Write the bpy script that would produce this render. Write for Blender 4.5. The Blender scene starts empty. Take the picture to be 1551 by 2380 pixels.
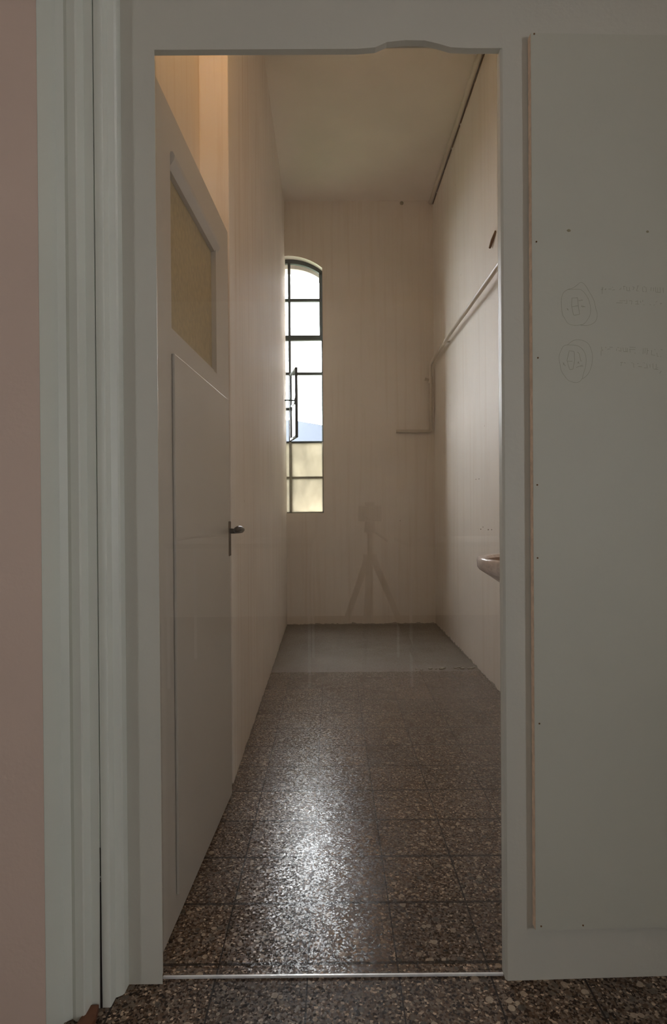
import bpy, bmesh, math, random
from mathutils import Vector, Matrix
random.seed(7)
D = bpy.data
S = bpy.context.scene
C = S.collection

# ------------------------------------------------------------------ camera
F_PX = 1351.0
cam = D.cameras.new('camera'); cam.sensor_fit = 'VERTICAL'; cam.sensor_height = 36.0
cam.lens = 36.0 * F_PX / 2380.0
cam.clip_start = 0.02
co = D.objects.new('camera', cam); C.objects.link(co)
yaw, pitch, roll = math.atan(3.5 / F_PX), -math.atan(7 / F_PX), math.radians(.42)
f = Vector((math.sin(yaw) * math.cos(pitch), math.cos(yaw) * math.cos(pitch), math.sin(pitch)))
r0 = f.cross(Vector((0, 0, 1))).normalized(); u0 = r0.cross(f)
u = u0 * math.cos(roll) + r0 * math.sin(roll); r = r0 * math.cos(roll) - u0 * math.sin(roll)
m = Matrix((r, u, -f)).transposed().to_4x4(); m.translation = (0, 0, 1.02)
co.matrix_world = m
S.camera = co

# ------------------------------------------------------------------ world, portals, exposure
W = D.worlds.new('sky'); S.world = W; W.use_nodes = True
bg = W.node_tree.nodes['Background']
bg.inputs[0].default_value = (.93, .97, 1.0, 1); bg.inputs[1].default_value = 40.0
S.view_settings.view_transform = 'Standard'; S.view_settings.look = 'None'
S.view_settings.gamma = 1; S.view_settings.exposure = .06; S.view_settings.use_curve_mapping = False

def portal(name, loc, aim, sx, sy):
    l = D.lights.new(name, 'AREA'); l.shape = 'RECTANGLE'; l.size = sx; l.size_y = sy
    l.cycles.is_portal = True
    o = D.objects.new(name, l); C.objects.link(o); o.location = loc
    o.rotation_euler = Vector(aim).to_track_quat('-Z', 'Y').to_euler()
    return o
portal('daylight_at_arched_window', (-.37, 5.43, 2.12), (0, -1, 0), .66, 2.4)
portal('daylight_at_hall_window', (2.06, -.97, 1.23), (-1, 0, 0), .50, .68)
portal('fill_light_at_left_opening', (-2.11, -.85, 1.20), (1, 0, 0), .34, .42)  # fill light through an added opening, softens the hall shadows
LAMP_POWER = 5.0

# ------------------------------------------------------------------ materials
def new_mat(name):
    m = D.materials.new(name); m.use_nodes = True
    nt = m.node_tree
    return m, nt, nt.nodes['Principled BSDF']
def N(nt, t, **k):
    n = nt.nodes.new(t)
    for a, v in k.items():
        if a.startswith('i_'): n.inputs[a[2:].replace('_', ' ')].default_value = v
        else: setattr(n, a, v)
    return n
def ramp(nt, fac, stops):
    n = N(nt, 'ShaderNodeValToRGB'); e = n.color_ramp.elements
    e[0].position, e[0].color = stops[0][0], (*stops[0][1], 1)
    e[1].position, e[1].color = stops[1][0], (*stops[1][1], 1)
    for p, c in stops[2:]:
        x = e.new(p); x.color = (*c, 1)
    nt.links.new(fac, n.inputs[0]); return n.outputs[0]
def mixc(nt, fac, a, b, mode='MIX'):
    n = N(nt, 'ShaderNodeMix', data_type='RGBA', blend_type=mode)
    for i, v in ((0, fac), (6, a), (7, b)):
        if hasattr(v, 'default_value') or hasattr(v, 'links'): nt.links.new(v, n.inputs[i])
        else: n.inputs[i].default_value = v if i == 0 else (*v, 1)
    return n.outputs[2]
def pos(nt, scale=(1, 1, 1)):
    g = N(nt, 'ShaderNodeNewGeometry'); mp = N(nt, 'ShaderNodeMapping'); mp.inputs['Scale'].default_value = scale
    nt.links.new(g.outputs['Position'], mp.inputs[0]); return mp.outputs[0]
def noise(nt, vec, scale, detail=3, rough=.5):
    n = N(nt, 'ShaderNodeTexNoise', i_Scale=scale, i_Detail=detail, i_Roughness=rough)
    nt.links.new(vec, n.inputs[0]); return n.outputs[0]
def math_(nt, op, a, b=None, c=None):
    n = N(nt, 'ShaderNodeMath', operation=op)
    for i, v in enumerate((a, b, c)):
        if v is None: continue
        if isinstance(v, (int, float)): n.inputs[i].default_value = v
        else: nt.links.new(v, n.inputs[i])
    return n.outputs[0]
def bump(nt, bs, h, strength, dist):
    b = N(nt, 'ShaderNodeBump', i_Strength=strength, i_Distance=dist)
    nt.links.new(h, b.inputs['Height']); nt.links.new(b.outputs[0], bs.inputs['Normal'])
def paint(name, col, rough=.5, var=.05, streak=None, grain=.15, spec=.5):
    m, nt, bs = new_mat(name)
    n = noise(nt, pos(nt), 2.3, 4)
    lo = tuple(c * (1 - var) for c in col); hi = tuple(min(1, c * (1 + var)) for c in col)
    out = ramp(nt, n, [(.3, lo), (.7, hi)])
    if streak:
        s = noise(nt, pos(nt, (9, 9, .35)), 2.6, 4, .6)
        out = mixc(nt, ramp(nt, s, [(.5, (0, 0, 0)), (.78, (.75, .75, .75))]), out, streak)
    nt.links.new(out, bs.inputs['Base Color'])
    bs.inputs['Roughness'].default_value = rough
    bs.inputs['Specular IOR Level'].default_value = spec
    if grain: bump(nt, bs, noise(nt, pos(nt), 90, 3), grain, .002)
    return m
def wall_plaster(name, col, streak, low):
    """painted plaster: faint vertical drip streaks, rust-brown specks and a dirty foot"""
    m = paint(name, col, .6, .035, streak, .25, .35); nt = m.node_tree; bs = nt.nodes['Principled BSDF']
    src = bs.inputs['Base Color'].links[0].from_socket
    v = N(nt, 'ShaderNodeTexVoronoi', i_Scale=3.2); nt.links.new(pos(nt), v.inputs[0])
    speck = math_(nt, 'LESS_THAN', v.outputs['Distance'], .018)
    src = mixc(nt, math_(nt, 'MULTIPLY', speck, .55), src, (.22, .13, .06))
    g = N(nt, 'ShaderNodeNewGeometry'); sp = N(nt, 'ShaderNodeSeparateXYZ'); nt.links.new(g.outputs['Position'], sp.inputs[0])
    h = math_(nt, 'ADD', sp.outputs[2], math_(nt, 'MULTIPLY', noise(nt, pos(nt), 22, 4), -.05))
    foot = math_(nt, 'LESS_THAN', h, -.016)
    src = mixc(nt, math_(nt, 'MULTIPLY', foot, .6), src, low)
    nt.links.new(src, bs.inputs['Base Color'])
    return m
def simple(name, col, rough=.5, metal=0., grain=0.):
    m, nt, bs = new_mat(name)
    n = noise(nt, pos(nt), 60, 3)
    nt.links.new(ramp(nt, n, [(.3, tuple(c * .85 for c in col)), (.7, tuple(min(1, c * 1.12) for c in col))]), bs.inputs['Base Color'])
    bs.inputs['Roughness'].default_value = rough; bs.inputs['Metallic'].default_value = metal
    if grain: bump(nt, bs, n, grain, .001)
    return m
def glassy(name, tint=(1, 1, 1), dirt=0., dirtcol=(.3, .28, .22)):
    m = D.materials.new(name); m.use_nodes = True; nt = m.node_tree; nt.nodes.clear()
    o = N(nt, 'ShaderNodeOutputMaterial'); t = N(nt, 'ShaderNodeBsdfTransparent'); t.inputs[0].default_value = (*tint, 1)
    g = N(nt, 'ShaderNodeBsdfGlossy', i_Roughness=0.01); fr = N(nt, 'ShaderNodeFresnel', i_IOR=1.5)
    # entering and leaving the pane reflect alike: take the facing-independent Schlick value
    lw = N(nt, 'ShaderNodeLayerWeight', i_Blend=.5)
    sch = math_(nt, 'ADD', .05, math_(nt, 'MULTIPLY', .95, math_(nt, 'POWER', lw.outputs['Facing'], 5.0)))
    mx = N(nt, 'ShaderNodeMixShader'); nt.links.new(sch, mx.inputs[0])
    base = t.outputs[0]
    if dirt:
        tr = N(nt, 'ShaderNodeBsdfTranslucent')
        nn = noise(nt, pos(nt, (1, 1, .5)), 9, 5, .6)
        nt.links.new(ramp(nt, nn, [(.3, tuple(c * .8 for c in dirtcol)), (.7, tuple(c * 1.15 for c in dirtcol))]), tr.inputs[0])
        m2 = N(nt, 'ShaderNodeMixShader'); m2.inputs[0].default_value = dirt
        nt.links.new(t.outputs[0], m2.inputs[1]); nt.links.new(tr.outputs[0], m2.inputs[2]); base = m2.outputs[0]
    nt.links.new(base, mx.inputs[1]); nt.links.new(g.outputs[0], mx.inputs[2]); nt.links.new(mx.outputs[0], o.inputs[0])
    return m

def floor_material():
    m, nt, bs = new_mat('terrazzo tiles and old screed')
    P = pos(nt)
    sp = N(nt, 'ShaderNodeSeparateXYZ'); nt.links.new(P, sp.inputs[0])
    # fine chips
    v1 = N(nt, 'ShaderNodeTexVoronoi', i_Scale=210.0); nt.links.new(P, v1.inputs[0])
    s1 = N(nt, 'ShaderNodeSeparateColor'); nt.links.new(v1.outputs['Color'], s1.inputs[0])
    c = ramp(nt, s1.outputs[0], [(0, (.014, .009, .006)), (1, (.60, .46, .33)), (.22, (.05, .030, .018)), (.5, (.15, .098, .064)),
                                 (.75, (.16, .13, .105)), (.9, (.25, .195, .15))])
    # larger pale and grey pebbles
    v2 = N(nt, 'ShaderNodeTexVoronoi', i_Scale=55.0); nt.links.new(P, v2.inputs[0])
    s2 = N(nt, 'ShaderNodeSeparateColor'); nt.links.new(v2.outputs['Color'], s2.inputs[0])
    big = math_(nt, 'MULTIPLY', math_(nt, 'LESS_THAN', v2.outputs['Distance'], math_(nt, 'MULTIPLY', s2.outputs[1], .5)),
                math_(nt, 'GREATER_THAN', s2.outputs[0], .55))
    pc = ramp(nt, s2.outputs[2], [(0, (.07, .07, .062)), (1, (.50, .41, .31)), (.5, (.28, .21, .15))])
    c = mixc(nt, math_(nt, 'MULTIPLY', big, .8), c, pc)
    # tile to tile tone
    tx = math_(nt, 'DIVIDE', math_(nt, 'ADD', sp.outputs[0], 10 + .061), .2)
    ty = math_(nt, 'DIVIDE', math_(nt, 'SUBTRACT', sp.outputs[1], 1.3 - 10), .2)
    cmb = N(nt, 'ShaderNodeCombineXYZ'); nt.links.new(math_(nt, 'FLOOR', tx), cmb.inputs[0]); nt.links.new(math_(nt, 'FLOOR', ty), cmb.inputs[1])
    wn = N(nt, 'ShaderNodeTexWhiteNoise'); nt.links.new(cmb.outputs[0], wn.inputs[0])
    c = mixc(nt, 1., c, ramp(nt, wn.outputs[0], [(0, (.80, .80, .82)), (1, (1.12, 1.08, 1.04))]), 'MULTIPLY')
    # joints
    def joint(t, w):
        fr = math_(nt, 'FRACT', t)
        e = math_(nt, 'MINIMUM', fr, math_(nt, 'SUBTRACT', 1, fr)); return math_(nt, 'LESS_THAN', e, w)
    wj = math_(nt, 'ADD', .002, math_(nt, 'MULTIPLY', noise(nt, P, 3.3, 2), .016))
    j = math_(nt, 'MAXIMUM', joint(tx, wj), joint(ty, math_(nt, 'ADD', .005, math_(nt, 'MULTIPLY', wj, 1.6))))
    c = mixc(nt, math_(nt, 'MULTIPLY', j, .9), c, (.02, .015, .012))
    # grey screed at the far end, worn edge
    edge = math_(nt, 'ADD', sp.outputs[1], math_(nt, 'MULTIPLY', math_(nt, 'SUBTRACT', noise(nt, P, 14, 4), .5), .05))
    far = math_(nt, 'GREATER_THAN', edge, 3.63)
    n3 = noise(nt, P, 4, 6, .65)
    gs = ramp(nt, n3, [(.3, (.20, .185, .155)), (.7, (.36, .33, .28))])
    gs = mixc(nt, .25, gs, ramp(nt, s1.outputs[1], [(.3, (.07, .07, .06)), (.95, (.28, .26, .23))]))
    c = mixc(nt, far, c, gs)
    # dusty grey tone plus painted brightening, growing towards the far end
    dust_brighten = math_(nt, 'MULTIPLY', math_(nt, 'ADD', .15, noise(nt, P, 1.7, 4)), math_(nt, 'MULTIPLY', math_(nt, 'SUBTRACT', sp.outputs[1], 1.35), .42))
    dust_brighten = math_(nt, 'MINIMUM', math_(nt, 'MAXIMUM', dust_brighten, 0), .55)
    c = mixc(nt, dust_brighten, c, (.27, .235, .205))
    nt.links.new(c, bs.inputs['Base Color'])
    rn = noise(nt, P, 5, 5, .6)
    rr = N(nt, 'ShaderNodeMapRange'); nt.links.new(rn, rr.inputs[0])
    for i, val in ((1, .3), (2, .7), (3, .24), (4, .36)): rr.inputs[i].default_value = val
    chip = math_(nt, 'MULTIPLY', math_(nt, 'GREATER_THAN', s1.outputs[1], .35), -.13)
    worn = math_(nt, 'MULTIPLY', math_(nt, 'LESS_THAN', sp.outputs[1], 1.262), .25)
    nt.links.new(math_(nt, 'ADD', math_(nt, 'ADD', rr.outputs[0], math_(nt, 'ADD', chip, worn)), math_(nt, 'MULTIPLY', far, .28)), bs.inputs['Roughness'])
    bs.inputs['Specular IOR Level'].default_value = .19
    # chip relief
    h = math_(nt, 'ADD', math_(nt, 'MULTIPLY', s1.outputs[2], .3), noise(nt, P, 260, 2))
    h = math_(nt, 'SUBTRACT', h, math_(nt, 'MULTIPLY', j, 1.5))
    bump(nt, bs, h, .22, .0011)
    # each polished chip lies at its own slight tilt
    bn = bs.inputs['Normal'].links[0].from_socket
    tl = N(nt, 'ShaderNodeVectorMath', operation='MULTIPLY_ADD'); nt.links.new(v1.outputs['Color'], tl.inputs[0])
    tl.inputs[1].default_value = (.10, .13, 0); tl.inputs[2].default_value = (-.05, -.065, 0)
    ad = N(nt, 'ShaderNodeVectorMath', operation='ADD'); nt.links.new(bn, ad.inputs[0]); nt.links.new(tl.outputs[0], ad.inputs[1])
    nm = N(nt, 'ShaderNodeVectorMath', operation='NORMALIZE'); nt.links.new(ad.outputs[0], nm.inputs[0]); nt.links.new(nm.outputs[0], bs.inputs['Normal'])
    return m

M = {}
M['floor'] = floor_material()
M['room'] = wall_plaster('cream plaster', (.85, .78, .70), (.76, .665, .565), (.16, .12, .08))
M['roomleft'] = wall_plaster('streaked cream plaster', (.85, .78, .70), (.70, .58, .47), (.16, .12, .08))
M['ceil'] = paint('dull cream ceiling paint', (.86, .78, .69), .8, .05, None, .2, .2)
M['hall'] = paint('grey cream gloss paint', (.64, .62, .55), .45, .03, None, .25, .4)
M['frame'] = paint('greenish white gloss paint', (.80, .815, .745), .38, .03, None, .12, .5)
M['board'] = paint('painted hardboard', (.60, .59, .51), .5, .025, None, .15, .35)
M['boardedge'] = simple('raw brown board edge', (.85, .62, .45), .8)
M['brown'] = paint('dusky pink wall paint', (.69, .535, .45), .7, .04, None, .3, .2)
M['hallwall'] = paint('plain hall paint', (.85, .80, .72), .7, .04)
M['door'] = paint('grey cream door paint', (.58, .54, .48), .33, .03, None, .08, .5)
M['doorglass'] = simple('yellowed frosted glass', (.46, .37, .20), .28)
M['bronze'] = simple('dark bronze', (.045, .03, .022), .35, .7, .2)
M['plate'] = simple('tarnished brass', (.11, .065, .025), .55, .5, .4)
M['steel'] = simple('dark green window steel', (.045, .062, .06), .5)
M['palesteel'] = simple('pale worn window paint', (.36, .36, .30), .5)
M['glass'] = glassy('clear glass')
M['frost'] = glassy('whitewashed glass', dirt=.985, dirtcol=(.29, .268, .222))
M['alu'] = simple('bright aluminium', (.95, .96, .97), .30, .25)
M['pipe'] = paint('painted pipe', (.62, .55, .45), .4, .05, None, .1)
M['rust'] = simple('rust', (.16, .075, .02), .8)
M['cer'] = simple('glazed pinkish ceramic', (.90, .81, .79), .12)
M['bowl'] = simple('stained glaze', (.38, .25, .19), .2)
M['wood'] = simple('reddish brown wood', (.17, .065, .03), .6, 0, .4)
M['dark'] = simple('black gap', (.012, .006, .006), .9)
M['pencil'] = simple('pencil line', (.37, .36, .27), .9)
M['stain'] = simple('brown dent', (.33, .29, .19), .9)
M['black'] = simple('black anodised metal', (.02, .02, .022), .4)
M['slate'] = simple('blue grey slate', (.018, .024, .036), .7, 0, .3)
M['brick'] = simple('brown brick', (.06, .04, .03), .8)
M['ground'] = simple('grass', (.05, .07, .03), .9)
M['chip'] = simple('plaster crumbs', (.45, .42, .36), .9, 0, .3)
M['table'] = simple('white laminate', (.6, .58, .54), .4)

# ------------------------------------------------------------------ mesh helpers
class MB:
    def __init__(s): s.v = []; s.f = []
    def box(s, a, b):
        (x0, y0, z0), (x1, y1, z1) = a, b
        k = len(s.v)
        s.v += [(x0, y0, z0), (x1, y0, z0), (x1, y1, z0), (x0, y1, z0), (x0, y0, z1), (x1, y0, z1), (x1, y1, z1), (x0, y1, z1)]
        s.f += [[k + i for i in q] for q in ((0, 3, 2, 1), (4, 5, 6, 7), (0, 1, 5, 4), (1, 2, 6, 5), (2, 3, 7, 6), (3, 0, 4, 7))]
        return s
    def prism(s, pts, lo, hi, axis='z'):
        """pts 2-D outline; extruded along axis"""
        k = len(s.v); n = len(pts)
        for t in (lo, hi):
            for (a, b) in pts: s.v.append({'z': (a, b, t), 'y': (a, t, b), 'x': (t, a, b)}[axis])
        s.f.append(list(range(k, k + n))[::-1]); s.f.append(list(range(k + n, k + 2 * n)))
        for i in range(n):
            j = (i + 1) % n; s.f.append([k + i, k + j, k + n + j, k + n + i])
        return s
    def tube(s, pts, rad, seg=12, cap=True):
        pts = [Vector(p) for p in pts]; rings = []
        rads = rad if isinstance(rad, (list, tuple)) else [rad] * len(pts)
        up = None
        for i, p in enumerate(pts):
            a = pts[max(i - 1, 0)]; b = pts[min(i + 1, len(pts) - 1)]
            t = (b - a).normalized()
            if up is None: up = Vector((0, 0, 1)) if abs(t.z) < .9 else Vector((1, 0, 0))
            x = t.cross(up).normalized(); y = x.cross(t).normalized(); up = y
            k = len(s.v); rings.append(k)
            for j in range(seg):
                an = 2 * math.pi * j / seg; s.v.append(tuple(p + (x * math.cos(an) + y * math.sin(an)) * rads[i]))
        for i in range(len(rings) - 1):
            for j in range(seg):
                j2 = (j + 1) % seg; s.f.append([rings[i] + j, rings[i] + j2, rings[i + 1] + j2, rings[i + 1] + j])
        if cap: s.f.append([rings[0] + j for j in range(seg)][::-1]); s.f.append([rings[-1] + j for j in range(seg)])
        return s
    def loft(s, rings, cap0=True, cap1=True):
        ks = []
        for rg in rings: ks.append(len(s.v)); s.v += [tuple(p) for p in rg]
        n = len(rings[0])
        for i in range(len(ks) - 1):
            for j in range(n):
                j2 = (j + 1) % n; s.f.append([ks[i] + j, ks[i] + j2, ks[i + 1] + j2, ks[i + 1] + j])
        if cap0: s.f.append([ks[0] + j for j in range(n)][::-1])
        if cap1: s.f.append([ks[-1] + j for j in range(n)])
        return s
    def build(s, name, mat, parent=None, smooth=False, bevel=0, label=None, kind=None):
        me = D.meshes.new(name); me.from_pydata(s.v, [], s.f); me.validate()
        bm = bmesh.new(); bm.from_mesh(me); bmesh.ops.recalc_face_normals(bm, faces=bm.faces); bm.to_mesh(me); bm.free()
        if smooth: me.shade_smooth(); me.set_sharp_from_angle(angle=math.radians(40))
        me.materials.append(mat)
        o = D.objects.new(name, me); C.objects.link(o)
        if parent: o.parent = parent
        if bevel:
            b = o.modifiers.new('bevel', 'BEVEL'); b.width = bevel; b.segments = 2; b.limit_method = 'ANGLE'
        if label: o['label'] = label
        if kind: o['kind'] = kind
        return o
def empty(name, loc=(0, 0, 0), rz=0):
    o = D.objects.new(name, None); C.objects.link(o); o.location = loc; o.rotation_euler = (0, 0, rz); o.empty_display_size = .05; return o
def tag(o, label, cat, group=None, kind=None):
    o['label'] = label; o['category'] = cat
    if group: o['group'] = group
    if kind: o['kind'] = kind
    return o
def struct(o, label, cat): return tag(o, label, cat, None, 'structure')
def rod(a, b, rad, seg=12): return MB().tube([a, b], rad, seg)
def arc_smooth(pts, k=6):
    """Catmull-Rom through 2-D points"""
    out = []
    for i in range(len(pts) - 1):
        p0 = pts[max(i - 1, 0)]; p1 = pts[i]; p2 = pts[i + 1]; p3 = pts[min(i + 2, len(pts) - 1)]
        for j in range(k):
            t = j / k
            out.append(tuple(.5 * (2 * p1[a] + (p2[a] - p0[a]) * t + (2 * p0[a] - 5 * p1[a] + 4 * p2[a] - p3[a]) * t * t
                       + (3 * p1[a] - p0[a] - 3 * p2[a] + p3[a]) * t ** 3) for a in (0, 1)))
    out.append(pts[-1]); return out

# ------------------------------------------------------------------ setting
CEIL = 3.725
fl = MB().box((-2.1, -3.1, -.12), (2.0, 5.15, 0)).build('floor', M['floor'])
struct(fl, 'speckled brown terrazzo tile floor with a grey screed patch at the far end', 'floor')

# wall between hall and narrow room (thin boarding) with the door opening
w = MB()
w.prism([(-.372, 1.247), (-.3765, 1.2515), (-.3805, 1.280), (-.460, 1.280), (-.460, 1.249), (-.443, 1.247)][::-1], 0, 2.003)
w.prism([(.372, 1.247), (1.92, 1.287), (1.92, 1.32), (.374, 1.280), (.3685, 1.278), (.3675, 1.2515)], 0, 2.003)
z0 = 2.003
notch = [(-.460, z0), (.060, z0), (.100, z0 + .003), (.125, z0 + .014), (.165, z0 + .018), (.205, z0 + .017), (.235, z0 + .010),
         (.262, z0 + .002), (.30, z0), (.372, z0)]
w.prism(notch + [(.372, 3.9), (-.460, 3.9)], 1.247, 1.263, 'y')
w.prism([(.372, 1.247), (1.92, 1.287), (1.92, 1.32), (.372, 1.280)], 2.003, 3.9)
w.prism([(-.46, 1.263), (.372, 1.263), (.372, 1.280), (-.46, 1.280)], 2.03, 3.9)
wf = w.build('wall_front', M['hall'])
struct(wf, 'grey cream painted partition around the tall door opening', 'wall')

# stepped door lining on the left
prof = [(-.545, 1.090), (-.541, 1.155), (-.5277, 1.1625), (-.519, 1.157), (-.503, 1.156), (-.5005, 1.159), (-.4985, 1.187),
        (-.4815, 1.188), (-.4808, 1.200), (-.4795, 1.200), (-.4790, 1.189), (-.4635, 1.189), (-.4615, 1.1915), (-.4600, 1.213),
        (-.4485, 1.2195), (-.4455, 1.224), (-.4440, 1.262), (-.545, 1.262)]
tr = MB().prism(prof, 0, 3.0).build('trim_1', M['frame'])
struct(tr, 'stepped greenish white door lining on the left of the opening', 'door frame')
MB().prism([(-.4822, .001), (-.4780, .001), (-.4786, .10), (-.4792, .26), (-.4806, .26), (-.4816, .10)], 1.1868, 1.1880, 'y').build('crack', M['dark'], tr, label='dark open crack between two mouldings')
for (za, zb) in ((.262, .268), (.272, .33),):
    MB().box((-.4805, 1.1872, za), (-.4796, 1.1882, zb)).build('crack', M['dark'], tr, label='dark open crack between two mouldings')

wl = MB().box((-2.0, 1.09, 0), (-.5455, 1.262, 3.0)).build('wall_near_left', M['brown'])
struct(wl, 'dusky brown wall at the left edge beside the door lining', 'wall')

# narrow room
lw = MB().prism([(-.478, 1.2805), (-.478, 2.150), (-.372, 2.150), (-.403, 5.195), (-.53, 5.195), (-.62, 2.3), (-.62, 1.2805)], 0, 3.85)
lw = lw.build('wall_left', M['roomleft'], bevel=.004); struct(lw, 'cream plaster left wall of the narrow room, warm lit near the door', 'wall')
rw = MB().prism([(.936, 1.28), (.921, 3.18), (.9075, 5.13), (1.1, 5.13), (1.1, 1.3)], 0, 3.85).build('wall_right', M['room'])
struct(rw, 'cream plaster right wall of the narrow room, bright in the middle', 'wall')
b = MB()
WX0, WX1, WZ0, WZS, WR, WCX = -.67, -.071, .985, 3.142, .47, -.3705
def arch_z(x): 
    return WZS + math.sqrt(WR ** 2 - (x - WCX) ** 2) - math.sqrt(WR ** 2 - (WX1 - WCX) ** 2)
b.box((-1.0, 5.125, 0), (WX0, 5.40, 3.9)); b.box((WX1, 5.125, 0), (1.15, 5.40, 3.9)); b.box((WX0, 5.125, 0), (WX1, 5.40, WZ0))
ap = [(WX0 + (WX1 - WX0) * i / 20, arch_z(WX0 + (WX1 - WX0) * i / 20)) for i in range(21)]
b.prism(ap + [(WX1, 3.9), (WX0, 3.9)], 5.125, 5.40, 'y')
b.prism([(x_, z_ - .055) for x_, z_ in ap] + [(WX1 + .01, 3.4), (WX0 - .01, 3.4)], 5.27, 5.395, 'y')
bw = b.build('wall_back', M['room']); struct(bw, 'cream plaster end wall with the tall arched window', 'wall')
cl = MB().prism([(-.62, 1.2805), (1.1, 1.2805), (1.1, 5.2), (-.62, 5.2)], CEIL, CEIL + .15).build('ceiling', M['ceil'])
struct(cl, 'dull cream ceiling of the narrow room', 'ceiling')
# hall shell behind the camera
hl = MB(); LY0, LY1, LZ0, LZ1 = -1.01, -.69, 1.0, 1.4
hl.box((-2.1, -3.1, 0), (-2.0, LY0, 3.0)).box((-2.1, LY1, 0), (-2.0, 1.262, 3.0)).box((-2.1, LY0, 0), (-2.0, LY1, LZ0)).box((-2.1, LY0, LZ1), (-2.0, LY1, 3.0)).build('wall_hall_left', M['hallwall'])
struct(D.objects['wall_hall_left'], 'plain left wall of the hall behind the viewpoint', 'wall')
hb = MB().box((-2.0, -3.1, 0), (1.92, -3.0, 3.0)).build('wall_hall_back', M['hallwall']); struct(hb, 'plain back wall of the hall behind the viewpoint', 'wall')
hr = MB(); HY0, HY1, HZ0, HZ1 = -1.21, -.73, .90, 1.56
hr.box((1.92, -3.1, 0), (2.05, HY0, 3.0)).box((1.92, HY1, 0), (2.05, 1.32, 3.0)).box((1.92, HY0, 0), (2.05, HY1, HZ0)).box((1.92, HY0, HZ1), (2.05, HY1, 3.0))
hr = hr.build('wall_hall_right', M['hallwall']); struct(hr, 'right wall of the hall with a daylight window', 'wall')
hc = MB().box((-2.1, -3.1, 3.0), (2.05, 1.246, 3.1)).build('ceiling_hall', M['brown']); struct(hc, 'plain ceiling of the hall', 'ceiling')
hw = MB()
for a, c_ in (((1.96, HY0, HZ0), (2.0, HY0 + .05, HZ1)), ((1.96, HY1 - .05, HZ0), (2.0, HY1, HZ1)), ((1.96, HY0, HZ0), (2.0, HY1, HZ0 + .05)),
              ((1.96, HY0, HZ1 - .05), (2.0, HY1, HZ1)), ((1.965, (HY0 + HY1) / 2 - .02, HZ0), (1.995, (HY0 + HY1) / 2 + .02, HZ1))): hw.box(a, c_)
hw = hw.build('window_2', M['frame']); struct(hw, 'white two light window in the hall', 'window')
MB().box((1.976, HY0 + .04, HZ0 + .04), (1.982, HY1 - .04, HZ1 - .04)).build('pane', M['glass'], hw)

h3 = MB()  # added window, lets in fill light to soften the board shadow
for a, c_ in (((-2.07, LY0, LZ0), (-2.04, LY0 + .03, LZ1)), ((-2.07, LY1 - .03, LZ0), (-2.04, LY1, LZ1)), ((-2.07, LY0, LZ0), (-2.04, LY1, LZ0 + .03)),
              ((-2.07, LY0, LZ1 - .03), (-2.04, LY1, LZ1))): h3.box(a, c_)
h3 = h3.build('fill_window', M['frame']); struct(h3, 'small white window added in the left wall of the hall for fill light', 'window')
MB().box((-2.058, LY0 + .02, LZ0 + .02), (-2.052, LY1 - .02, LZ1 - .02)).build('pane', M['glass'], h3)

# ------------------------------------------------------------------ arched steel window
win = empty('window_1', (0, 0, 0)); struct(win, 'tall narrow arched steel window in the end wall, cut by the left wall', 'window')
YF, YB = 5.200, 5.232
def arch_band(x0, x1, t, ya, yb, n=16):
    pts = [(x0 + (x1 - x0) * i / n, arch_z(x0 + (x1 - x0) * i / n)) for i in range(n + 1)]
    return MB().prism(pts + [(x, z - t) for x, z in reversed(pts)], ya, yb, 'y')
fr = arch_band(WX0, WX1, .036, YF, YB)
fr.box((WX0, YF, 2.53), (WX0 + .028, YB, 3.15)); fr.box((WX1 - .030, YF, 2.53), (WX1, YB, 3.135))
fr.box((WX0, YF, 1.62), (WX0 + .012, YB, 2.53)); fr.box((WX1 - .0125, YF, 1.62), (WX1, YB, 2.53))
fr.build('frame', M['steel'], win)
fl2 = MB().box((WX0, YF, WZ0), (WX0 + .012, YB, 1.62)).box((WX1 - .0125, YF, WZ0), (WX1, YB, 1.62)).box((WX0, YF, WZ0), (WX1, YB, WZ0 + .012))
fl2.build('frame', M['palesteel'], win, label='pale painted lower frame')
MB().box((WX0, YF - .006, 2.528), (WX1, YB, 2.572)).build('transom', M['steel'], win)
MB().box((WCX - .009, YF, 1.62), (WCX + .013, YB, arch_z(WCX) - .03)).build('mullion', M['steel'], win)
MB().box((WCX - .009, YF, WZ0), (WCX + .013, YB, 1.62)).build('mullion', M['palesteel'], win, label='pale painted lower mullion')
for z, h in ((2.889, .012), (2.233, .012)):
    MB().box((WX0, YF + .002, z - h), (WX1, YB, z + h)).build('muntin', M['steel'], win)
MB().box((WX0, YF + .002, 1.612), (WX1, YB, 1.628)).build('muntin', M['steel'], win)
MB().box((WX0, YF + .002, 1.294), (WX1, YB, 1.312)).build('muntin', M['palesteel'], win, label='pale painted muntin')
MB().box((WX0, YF + .002, 1.905), (WCX, YB, 1.930)).build('muntin', M['steel'], win)
zs = [WZ0 + .006, 1.303, 1.620, 2.233, 2.55, 2.889]
for ci, (xa, xb) in enumerate(((WX0 + .006, WCX), (WCX + .004, WX1 - .006))):
    for i, za in enumerate(zs):
        zb = zs[i + 1] if i < 5 else None
        if ci == 1 and i == 2: continue          # the open light
        mt = M['frost'] if i < 2 else M['glass']
        if zb: mb = MB().box((xa, 5.214, za), (xb, 5.218, zb))
        else:
            pts = [(xa + (xb - xa) * k / 8, arch_z(xa + (xb - xa) * k / 8) - .01) for k in range(9)]
            mb = MB().prism([(xb, za), (xa, za)] + pts, 5.214, 5.218, 'y')
        mb.build('pane', mt, win, label='whitewashed cream pane' if i < 2 else None)
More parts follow.
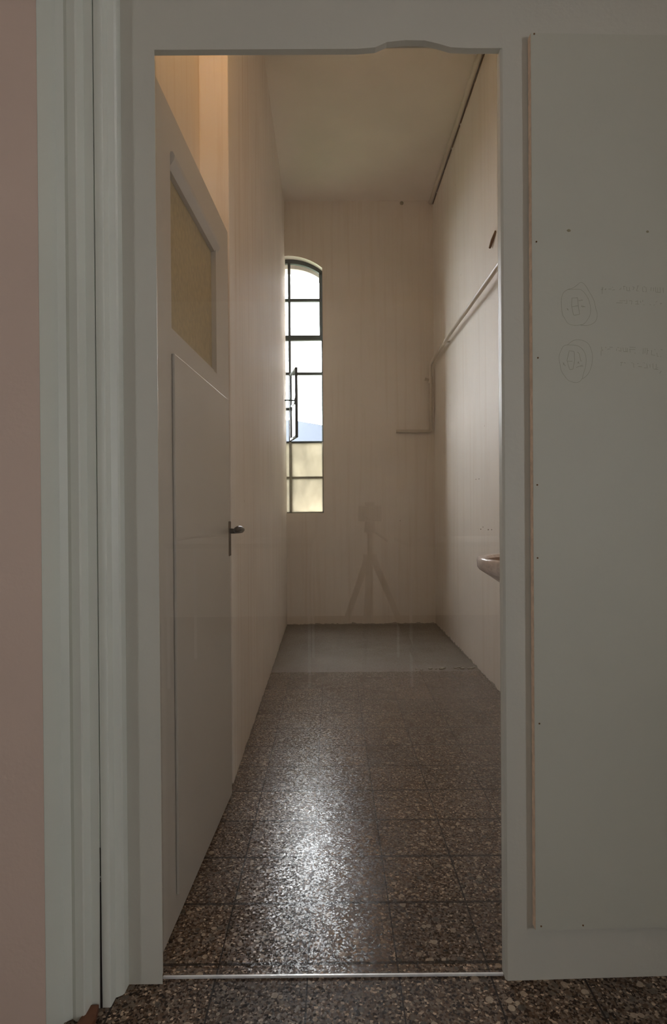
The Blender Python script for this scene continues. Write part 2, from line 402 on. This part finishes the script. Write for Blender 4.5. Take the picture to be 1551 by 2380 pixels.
# opened casement, hinged on the mullion, swung into the room
sash = empty('sash', (WCX + .010, 5.192, 0), math.atan2(-.262, .068)); sash.parent = win
SL = .268
sf = MB()
sf.box((0, -.011, 1.632), (.018, .011, 2.224)).box((SL - .018, -.011, 1.632), (SL, .011, 2.224)).box((0, -.011, 1.632), (SL, .011, 1.650)).box((0, -.011, 2.206), (SL, .011, 2.224))
sf.box((0, -.005, 1.925), (SL, .005, 1.94))
sf.build('sash_frame', M['steel'], sash)
MB().box((.010, -.002, 1.64), (SL - .01, .002, 2.216)).build('pane', M['glass'], sash)
st = MB().tube([(-.302, 4.952, 1.945), (-.345, 4.945, 1.946), (-.395, 4.94, 1.946)], .007, 8).box((-.315, 4.945, 1.915), (-.297, 4.962, 1.965))
sto = st.build('stay', M['steel'], win)

# ------------------------------------------------------------------ outside the window, with an added sky blocker
gnd = MB().box((-40, 5.5, -.6), (40, 60, -.5)).build('ground', M['ground']); struct(gnd, 'open ground outside the arched window', 'ground')
wg = empty('sky_blocker', (.02, 5.41, -.5)); tag(wg, 'added dark brick block outside, right of the arched window, blocking sky light from the left wall', 'light blocker')  # unseen block added to keep sky light off the left wall
MB().box((0, 0, 0), (3, 7, 6.5)).build('wall', M['brick'], wg)  # body of the added sky blocker
MB().prism([(-.15, 6.5), (3.15, 6.5), (1.5, 7.6)], -.0, 7.1, 'y').build('roof', M['slate'], wg)  # cap of the added sky blocker
hs = empty('house', (-1.2, 14, -.5)); tag(hs, 'low house with a blue grey slate roof far outside the arched window', 'house')
MB().box((-3.5, 0, 0), (3.5, 6, 2.95)).build('wall', M['brick'], hs)
rf = MB().prism([(-3.8, 2.9), (3.8, 2.9), (3.8, 3.0), (0.3, 3.62), (-.3, 3.62), (-3.8, 3.0)], -.3, 6.3, 'y').build('roof', M['slate'], hs)

# ------------------------------------------------------------------ inner door, opened 90 degrees
A = Vector((-.395, 1.32)); Bv = Vector((-.365, 2.075)); ang = math.atan2(Bv.y - A.y, Bv.x - A.x)
dr = empty('door_1', (A.x, A.y, 0), ang)     # local x: hinge to leading edge; local -y: face towards the room
struct(dr, 'grey cream painted door with a yellowed glass light, opened against the left wall', 'door')
DW, DH, DT = .756, 2.008, .038
GX0, GX1, GZ0, GZ1 = .110, .577, 1.463, 1.895
lf = MB()
lf.box((0, 0, .006), (GX0, DT, DH)); lf.box((GX1, 0, .006), (DW, DT, DH))
lf.box((GX0, 0, .006), (GX1, DT, GZ0)); lf.box((GX0, 0, GZ1), (GX1, DT, DH))
lf = lf.build('leaf', M['door'], dr, bevel=.0)
MB().box((GX0 - .002, .016, GZ0 - .002), (GX1 + .002, .021, GZ1 + .002)).build('glass_light', M['doorglass'], dr, label='yellowed frosted glass light')
MB().prism([(-.006, GZ1 + .006), (-.011, GZ1 - .004), (-.009, GZ1 - .014), (.004, GZ1 - .034), (.0155, GZ1 - .036), (.0155, GZ1 - .0005), (-.0005, GZ1 + .006)], GX0 + .003, GX1 + .025, 'x').build('glazing_bead', M['door'], dr)
MB().box((GX0 + .001, .008, GZ0 + .0005), (GX1 - .001, .0155, GZ0 + .012)).build('glazing_bead', M['door'], dr)
MB().box((.108, -.0075, .072), (.702, -.0003, 1.405)).build('panel', M['door'], dr, bevel=.0022)
hd = empty('handle', (.738, 0, .945)); hd.parent = dr
MB().prism([(-.017, -.088), (.017, -.088), (.017, .030), (.013, .034), (-.013, .034), (-.017, .030)], -.0045, -.0003, 'y').build('back_plate', M['plate'], hd, bevel=.001, label='tarnished brass back plate')
pts = [(0, -.004, 0), (0, -.022, -.001), (0, -.036, 0), (-.006, -.046, .002), (-.018, -.050, .005), (-.045, -.051, .008), (-.075, -.050, .009), (-.100, -.048, .006), (-.108, -.047, .003)]
MB().tube(pts, [.0095, .0085, .0085, .0092, .0098, .0105, .0115, .0105, .005], 16).build('lever', M['bronze'], hd, smooth=True)
for z in (.25, 1.0, 1.75):
    MB().tube([(-.0045, .0, z - .04), (-.0045, .0, z + .04)], .0045, 10).build('hinge', M['door'], dr)

# ------------------------------------------------------------------ glass screen in the opening
gs = empty('glass_screen', (0, 1.2655, 0)); tag(gs, 'clear glass pane filling the door opening on a bright metal floor strip', 'glass screen')
MB().box((-.3765, 0, .005), (.366, .006, 2.021)).build('pane', M['glass'], gs)
MB().box((-.3755, -.0055, 0), (.3665, -.0005, .0050)).build('floor_strip', M['alu'], gs, bevel=.0006, label='bright aluminium floor strip')

# ------------------------------------------------------------------ hardboard panel with pencil marks (right)
bd = empty('wall_board', (.4265, 1.2475, 0), math.radians(1.5)); tag(bd, 'large grey cream hardboard sheet screwed to the partition right of the opening', 'board')
MB().box((0, -.0175, .121), (1.15, -.0006, 2.021)).build('sheet', M['board'], bd)
MB().box((-.0006, -.0165, .122), (-.0001, -.001, 2.020)).build('sheet_edge', M['boardedge'], bd, label='raw brown left edge of the sheet')
yb_ = -.0175
def on_board(px, py):
    X = (px - 772 - (py - 1183) * .0073) / F_PX * 1.2305
    Z = 1.02 - (py - 1183 - (px - 772) * -.0073) / F_PX * 1.2305
    return ((X - .4265), Z)
def screw(px, py, rad=.0023):
    x, z = on_board(px, py)
    MB().tube([(x, yb_ + .0003, z), (x, yb_ - .0008, z)], rad, 10).build('screw', M['rust'], bd, label='small rusty screw head')
for px, py in ((1240, 83), (1246, 563), (1250, 832), (1249, 1127), (1250, 1297), (1255, 1683), (1260, 2157), (1359, 2157)): screw(px, py, .0018)
for px, py, a, c_ in ((1322, 536, .0042, .003), (1508, 536, .003, .0025)):
    x, z = on_board(px, py)
    MB().prism([(x + a * math.cos(t * math.pi / 5) * (1 + .2 * math.sin(3 * t)), z + c_ * math.sin(t * math.pi / 5)) for t in range(10)], yb_ - .0003, yb_ + .0002, 'y').build('dent', M['stain'], bd, label='small brown dent')
def strokes(lines, name, label, wd=.00075, smooth=True):
    mb = MB()
    for ln in lines:
        p = arc_smooth(ln) if smooth and len(ln) > 3 else ln
        q = [on_board(*a) for a in p]
        for i in range(len(q) - 1):
            (xa, za), (xb, zb) = q[i], q[i + 1]
            dx, dz = xb - xa, zb - za; L = math.hypot(dx, dz) or 1e-6
            nx, nz = -dz / L * wd / 2, dx / L * wd / 2
            k = len(mb.v)
            mb.v += [(xa + nx, yb_ - .0002, za + nz), (xb + nx, yb_ - .0002, zb + nz), (xb - nx, yb_ - .0002, zb - nz), (xa - nx, yb_ - .0002, za - nz)]
            mb.f.append([k, k + 1, k + 2, k + 3])
    mb.build(name, M['pencil'], bd, label=label)
def zc(pts): return [(1280 + a / 5.723, 640 + b_ / 5.723) for a, b_ in pts]
strokes([zc([(185,215),(230,190),(300,185),(390,185),(440,215),(490,280),(520,350),(535,430),(530,520),(505,570),(470,620),(430,650),(360,662),(290,660),(230,635),(190,575),(160,520),(145,420),(143,320),(160,250),(185,215)]),
         zc([(185,215),(230,188),(300,165),(350,130),(400,92),(440,105),(480,150),(520,220),(550,265),(585,340),(605,430),(625,500),(620,570),(590,620),(540,650),(490,663),(400,660)])],
        'pencil_drawing', 'upper pencil ring')
strokes([zc([(285,300),(360,295)]), zc([(360,295),(370,400),(388,515)]), zc([(388,515),(315,530)]), zc([(312,530),(300,500),(280,400),(285,300)]), zc([(285,418),(370,400)]),
         zc([(412,402),(466,416)]), zc([(412,406),(425,418),(450,414)]), zc([(375,335),(428,325)]), zc([(418,320),(426,332)]), zc([(216,440),(242,466)]), zc([(228,440),(226,462)])],
        'pencil_drawing', 'upper pencil box sketch', .0009, False)
strokes([zc([(120,1045),(150,975),(175,940),(225,925),(340,930),(400,955),(450,1010),(475,1080),(478,1150),(465,1230),(440,1310),(425,1370),(380,1415),(310,1420),(240,1395),(190,1340),(145,1270),(125,1180),(112,1100),(120,1045)]),
         zc([(225,925),(280,880),(340,855),(420,860),(480,885),(520,925),(550,1000),(565,1080),(555,1180),(530,1260),(490,1325),(430,1375)])],
        'pencil_drawing', 'lower pencil ring')
strokes([zc([(250,1000),(315,1010)]), zc([(315,1010),(322,1060)]), zc([(318,1060),(325,1120),(300,1245)]), zc([(300,1245),(258,1252)]), zc([(256,1250),(240,1200),(220,1130),(250,1000)]), zc([(220,1140),(290,1142)]),
         zc([(360,1015),(385,1040),(405,1135),(418,1136)]), zc([(165,1160),(200,1205)]), zc([(178,1160),(172,1190)]), zc([(365,1150),(387,1172)]), zc([(378,1145),(368,1172)]), zc([(345,1222),(432,1190)]), zc([(400,1208),(440,1205)])],
        'pencil_drawing', 'lower pencil box sketch', .0009, False)
def z1(pts): return [(1380 + a / 9.07, 640 + b_ / 9.07) for a, b_ in pts]
def z2(pts): return [(1380 + a / 9.07, 790 + b_ / 9.07) for a, b_ in pts]
strokes([z1(p) for p in (
    [(165,285),(200,300),(210,240)], [(190,240),(190,385)], [(240,290),(275,270),(260,300)], [(320,280),(390,275)], [(400,240),(425,240)], [(410,300),(465,290)],
    [(555,290),(590,275),(595,245)], [(640,215),(690,220)], [(650,220),(660,290)], [(715,225),(720,300)], [(710,305),(800,312)], [(770,230),(775,300)], [(840,220),(880,240),(850,290)],
    [(935,210),(975,205)], [(960,215),(925,310),(965,315)], [(1080,215),(1115,235)], [(1060,230),(1060,320),(1090,325)], [(1130,230),(1140,325),(1115,328)],
    [(1240,230),(1235,310)], [(1290,235),(1290,315)], [(1335,225),(1340,330)], [(1380,235),(1385,330)], [(1340,330),(1450,342)], [(1435,230),(1440,335)], [(1500,240),(1505,345)],
    [(490,568),(635,568)], [(560,530),(690,520)], [(715,500),(725,575),(680,578)], [(770,522),(830,522),(820,600)], [(905,535),(960,520)], [(950,530),(950,585)], [(900,590),(985,590)],
    [(1010,520),(1020,560)], [(1065,500),(1060,540)], [(1075,605),(1100,605)], [(1215,590),(1230,605)], [(1295,610),(1320,600)], [(1340,550),(1372,520)], [(1430,580),(1468,565),(1450,590)])],
    'pencil_writing', 'faint upper pencil writing', .0008, False)
strokes([z2(p) for p in (
    [(180,140),(185,215),(215,205)], [(172,215),(172,325)], [(260,140),(280,165)], [(300,190),(370,180)], [(350,140),(420,150)], [(505,170),(500,220)], [(515,150),(560,150)],
    [(545,215),(605,225)], [(590,150),(600,225)], [(640,150),(650,235)], [(655,235),(740,240)], [(700,150),(705,235)], [(740,160),(735,240)], [(780,140),(910,145)], [(775,185),(905,190)],
    [(790,190),(795,250)], [(885,262),(915,268)], [(1075,160),(1070,285)], [(1120,150),(1110,270)], [(1155,155),(1160,210),(1190,205)], [(1165,210),(1150,295)], [(1260,200),(1250,300),(1330,312)], [(1320,175),(1330,200)],
    [(1370,260),(1380,325)], [(1455,185),(1490,192)], [(1370,330),(1410,335)], [(1440,330),(1465,338)],
    [(580,465),(640,465)], [(610,470),(598,540)], [(660,470),(700,480)], [(820,470),(850,475)], [(865,480),(870,560),(888,562)], [(945,485),(980,485)], [(960,550),(1050,555)], [(1085,465),(1105,475)],
    [(1090,575),(1180,575)], [(1150,490),(1160,560)], [(1220,500),(1225,570)], [(1285,480),(1290,590)], [(1360,490),(1350,600)], [(1300,600),(1400,605)], [(1380,560),(1395,575)], [(1430,690),(1465,640)])],
    'pencil_writing', 'faint lower pencil writing', .0008, False)

# ------------------------------------------------------------------ pipes
PX, PZ = .872, 2.284
def on_right(y): return .936 - (y - 1.28) * .0079 if y < 3.18 else .921 - (y - 3.18) * .0069
wp = empty('water_pipe', (PX, 5.085, PZ)); tag(wp, 'painted water pipe running along the right wall and dropping into the back corner', 'pipe')
o = Vector(wp.location)
def rel(pts): return [tuple(Vector(p) - o) for p in pts]
MB().tube(rel([(PX + .012, 1.30, 2.28), (PX + .010, 2.4, 2.277), (PX, 3.01, 2.275), (PX - .001, 4.2, 2.292), (PX, 5.02, 2.284), (PX, 5.07, 2.275), (PX, 5.088, 2.25), (PX, 5.088, 1.72), (PX, 5.088, 1.70), (PX - .02, 5.088, 1.692), (.566, 5.092, 1.697)]), .0135, 12).build('pipe_run', M['pipe'], wp, smooth=True)
MB().tube(rel([(PX, 5.088, 2.17), (PX, 5.088, 2.11)]), .019, 12).build('coupling', M['pipe'], wp, smooth=True)
MB().tube(rel([(PX, 5.088, 2.142), (.835, 5.085, 2.146), (.822, 5.084, 2.15)]), [.010, .010, .014], 10).build('stop_tap', M['pipe'], wp, smooth=True)
for y in (4.45, 2.6):
    c_ = MB().tube(rel([(PX - .013, y, 2.293), (on_right(y) - .0005, y, 2.293)]), .005, 8).tube(rel([(PX, y - .012, 2.292), (PX, y + .012, 2.292)]), .0155, 12)
    c_.build('pipe_clamp', M['pipe'], wp, smooth=True)
cc = MB().tube([(.913, 1.30, 3.706), (.897, 3.5, 3.706), (.886, 5.118, 3.705)], .018, 12)
cd = cc.build('conduit', M['pipe'], smooth=True); tag(cd, 'painted conduit pipe running along the ceiling edge above the right wall', 'conduit')
mb = MB()
y = 3.0
while y < 5.1:
    L = random.uniform(.10, .35); wv = random.uniform(.001, .004)
    xr = .9175 - (y - 3.5) * .0068; mb.box((xr - .004, y, 3.688 - wv), (xr, min(y + L, 5.11), 3.694)); y += L + random.uniform(.005, .03)
mb.build('rust_line', M['rust'], cd, label='brown rust line beside the conduit')

# wall fixings on the right wall
def on_right(y): return .936 - (y - 1.28) * .0079 if y < 3.18 else .921 - (y - 3.18) * .0069
for (y, z, rad, lab) in ((3.581, .8886, .0035, 'leftmost of the three rusty screw holes in a row above the washbasin'), (3.414, .8919, .004, 'middle one of the three rusty screw holes in a row above the washbasin'),
                         (3.341, .8945, .003, 'rightmost of the three rusty screw holes in a row above the washbasin'), (3.530, .9035, .0025, 'highest and smallest screw hole just above the row over the washbasin'),
                         (3.690, 1.2018, .0025, 'left one of two tiny holes high above the washbasin'), (3.615, 1.2007, .0025, 'right one of two tiny holes high above the washbasin')):
    x = on_right(y)
    o_ = MB().tube([(0, 0, 0), (-.004, 0, 0)], [rad, rad * .6], 10).build('wall_plug', M['rust']); o_.location = (x + .0005, y, z)
    tag(o_, lab, 'wall plug')
x = on_right(3.26)
hk = MB().tube([(-.002, -.045, .030), (-.010, 0, 0), (-.012, .045, -.022)], [.007, .009, .006], 10).build('wall_hook', M['rust'], smooth=True); hk.location = (x + .001, 3.27, 2.522)
tag(hk, 'stub of rusty hook high on the right wall beside the door opening', 'hook')
lp = MB().tube([(0, 0, .0), (0, -.012, 0)], [.018, .012], 10).build('pipe_stub', M['stain'], smooth=True); lp.location = (.633, 5.124, 3.705)
tag(lp, 'small brown stub at the top of the end wall near the right corner', 'pipe stub')

# ------------------------------------------------------------------ washbasin
BY, BZ = 2.29, .822
wb = empty('washbasin', (.928, BY, BZ)); tag(wb, 'small pinkish ceramic washbasin on the right wall half hidden by the door opening edge', 'washbasin')
def dring(Wd, Dp, z, off=0., n=36):
    out = []
    for i in range(n):
        a = math.pi * i / (n - 1)
        cx_, sy_ = math.cos(a), math.sin(a)
        out.append((-(off + (Dp - off) * (abs(sy_) ** .75)), Wd / 2 * (abs(cx_) ** .8) * (1 if cx_ >= 0 else -1), z))
    return out
rings = [dring(.16, .17, -.175), dring(.20, .20, -.150), dring(.30, .255, -.105), dring(.40, .31, -.068), dring(.47, .338, -.050), dring(.482, .345, -.040), dring(.486, .347, -.012), dring(.484, .346, -.004), dring(.476, .342, .0),
         dring(.450, .328, .001, .05), dring(.425, .316, -.003, .065), dring(.410, .308, -.012, .075)]
rings_in = [dring(.410, .308, -.012, .075), dring(.385, .295, -.05, .085), dring(.30, .25, -.10, .10), dring(.14, .19, -.125, .12), dring(.05, .165, -.128, .14)]
MB().loft(rings, True, False).build('basin', M['cer'], wb, smooth=True)
MB().loft(rings_in, False, True).build('bowl', M['bowl'], wb, smooth=True, label='brown stained inside of the bowl')
MB().tube([(-.15, 0, -.127), (-.15, 0, -.122)], .02, 16).build('drain', M['alu'], wb)
MB().tube([(-.10, 0, -.17), (-.10, 0, -.30), (-.06, 0, -.34), (.005, 0, -.345)], .018, 12).build('waste_pipe', M['pipe'], wb, smooth=True)

# ------------------------------------------------------------------ small things on the floor
bk = MB().prism([(-.5085, 1.150), (-.4995, 1.1825), (-.4835, 1.1835), (-.4775, 1.150), (-.484, 1.12), (-.512, 1.12)], 0, .012).build('wooden_block', M['wood'], bevel=.001)
tag(bk, 'small reddish brown wooden block at the foot of the stepped door lining', 'wood block')
for i in range(16):
    t = i / 16; x = .50 + .40 * random.random() ** .7; yy = 3.655 + .05 * random.random() + (x - .5) * .03
    s_ = random.uniform(.006, .017)
    pts = [(s_ * math.cos(a) * random.uniform(.7, 1.2), s_ * .8 * math.sin(a) * random.uniform(.7, 1.2)) for a in [k * math.pi / 3 for k in range(6)]]
    ck = MB().prism(pts, 0, s_ * .45).build('plaster_chip', M['chip']); ck.location = (min(x, .895), yy, 0)
    tag(ck, 'pale plaster crumb scattered on the floor by the right wall', 'plaster chip', 'plaster crumbs by the right wall')

# ------------------------------------------------------------------ warm bulb inside the narrow room, above the opening
lm = empty('wall_lamp', (-.10, 1.281, 2.92)); tag(lm, 'bare bulb holder high above the door opening inside the narrow room', 'lamp')
MB().tube([(0, 0, 0), (0, .03, 0)], .05, 20).build('rose', M['black'], lm)
MB().tube([(0, .03, 0), (0, .21, 0), (0, .26, -.01)], .018, 12).build('socket', M['black'], lm, smooth=True)
l = D.lights.new('bulb_light', 'POINT'); l.energy = LAMP_POWER; l.color = (1.0, .57, .21); l.shadow_soft_size = .05
lo = D.objects.new('bulb_light', l); C.objects.link(lo); lo.location = (-.10, 1.56, 2.84)

# ------------------------------------------------------------------ mirrored faintly in the glass: tripod and tables behind the viewpoint
tp = empty('tripod', (.19, -.38, 0)); tag(tp, 'black tripod standing in the hall, mirrored faintly in the glass pane', 'tripod')
for a in (math.radians(-18), math.radians(102), math.radians(222)):
    ex, ey = .36 * math.cos(a), .36 * math.sin(a)
    MB().tube([(ex * .06, ey * .06, .76), (ex * .62, ey * .62, .30), (ex, ey, .012)], [.017, .014, .009], 10).build('leg', M['black'], tp, smooth=True)
MB().tube([(0, 0, .45), (0, 0, .93)], .013, 12).build('centre_column', M['black'], tp)
MB().tube([(0, 0, .74), (0, 0, .79)], .035, 16).build('collar', M['black'], tp)
MB().tube([(0, 0, .90), (0, 0, .955)], [.03, .025], 14).tube([(0, 0, .925), (.10, -.14, .85)], .007, 8).build('head', M['black'], tp)
cb = empty('photo_camera', (.19, -.38, .957)); tag(cb, 'black camera on top of the tripod, mirrored faintly in the glass pane', 'camera')
MB().box((-.058, -.028, 0), (.058, .028, .078)).box((-.024, -.028, .078), (.024, .022, .098)).build('body', M['black'], cb, bevel=.006)
MB().tube([(0, .028, .04), (0, .09, .04), (0, .095, .04)], [.030, .030, .026], 24).build('lens', M['black'], cb)
def table(x0, x1, lab):
    t = empty('table', (x0, -.95, 0)); tag(t, lab, 'table', 'tables behind the viewpoint')
    L = x1 - x0
    MB().box((-.01, -.55, .80), (L + .01, .17, .825)).build('tabletop', M['table'], t)
    for xx in (.008, L - .008):
        for yy in (-.5, .16): MB().tube([(xx, yy, 0), (xx, yy, .80)], .009, 10).build('leg', M['alu'], t)
table(.44, 1.3, 'white table right of the tripod, one bright leg mirrored in the glass')
table(-.95, -.127, 'white table left of the tripod, one bright leg mirrored in the glass')
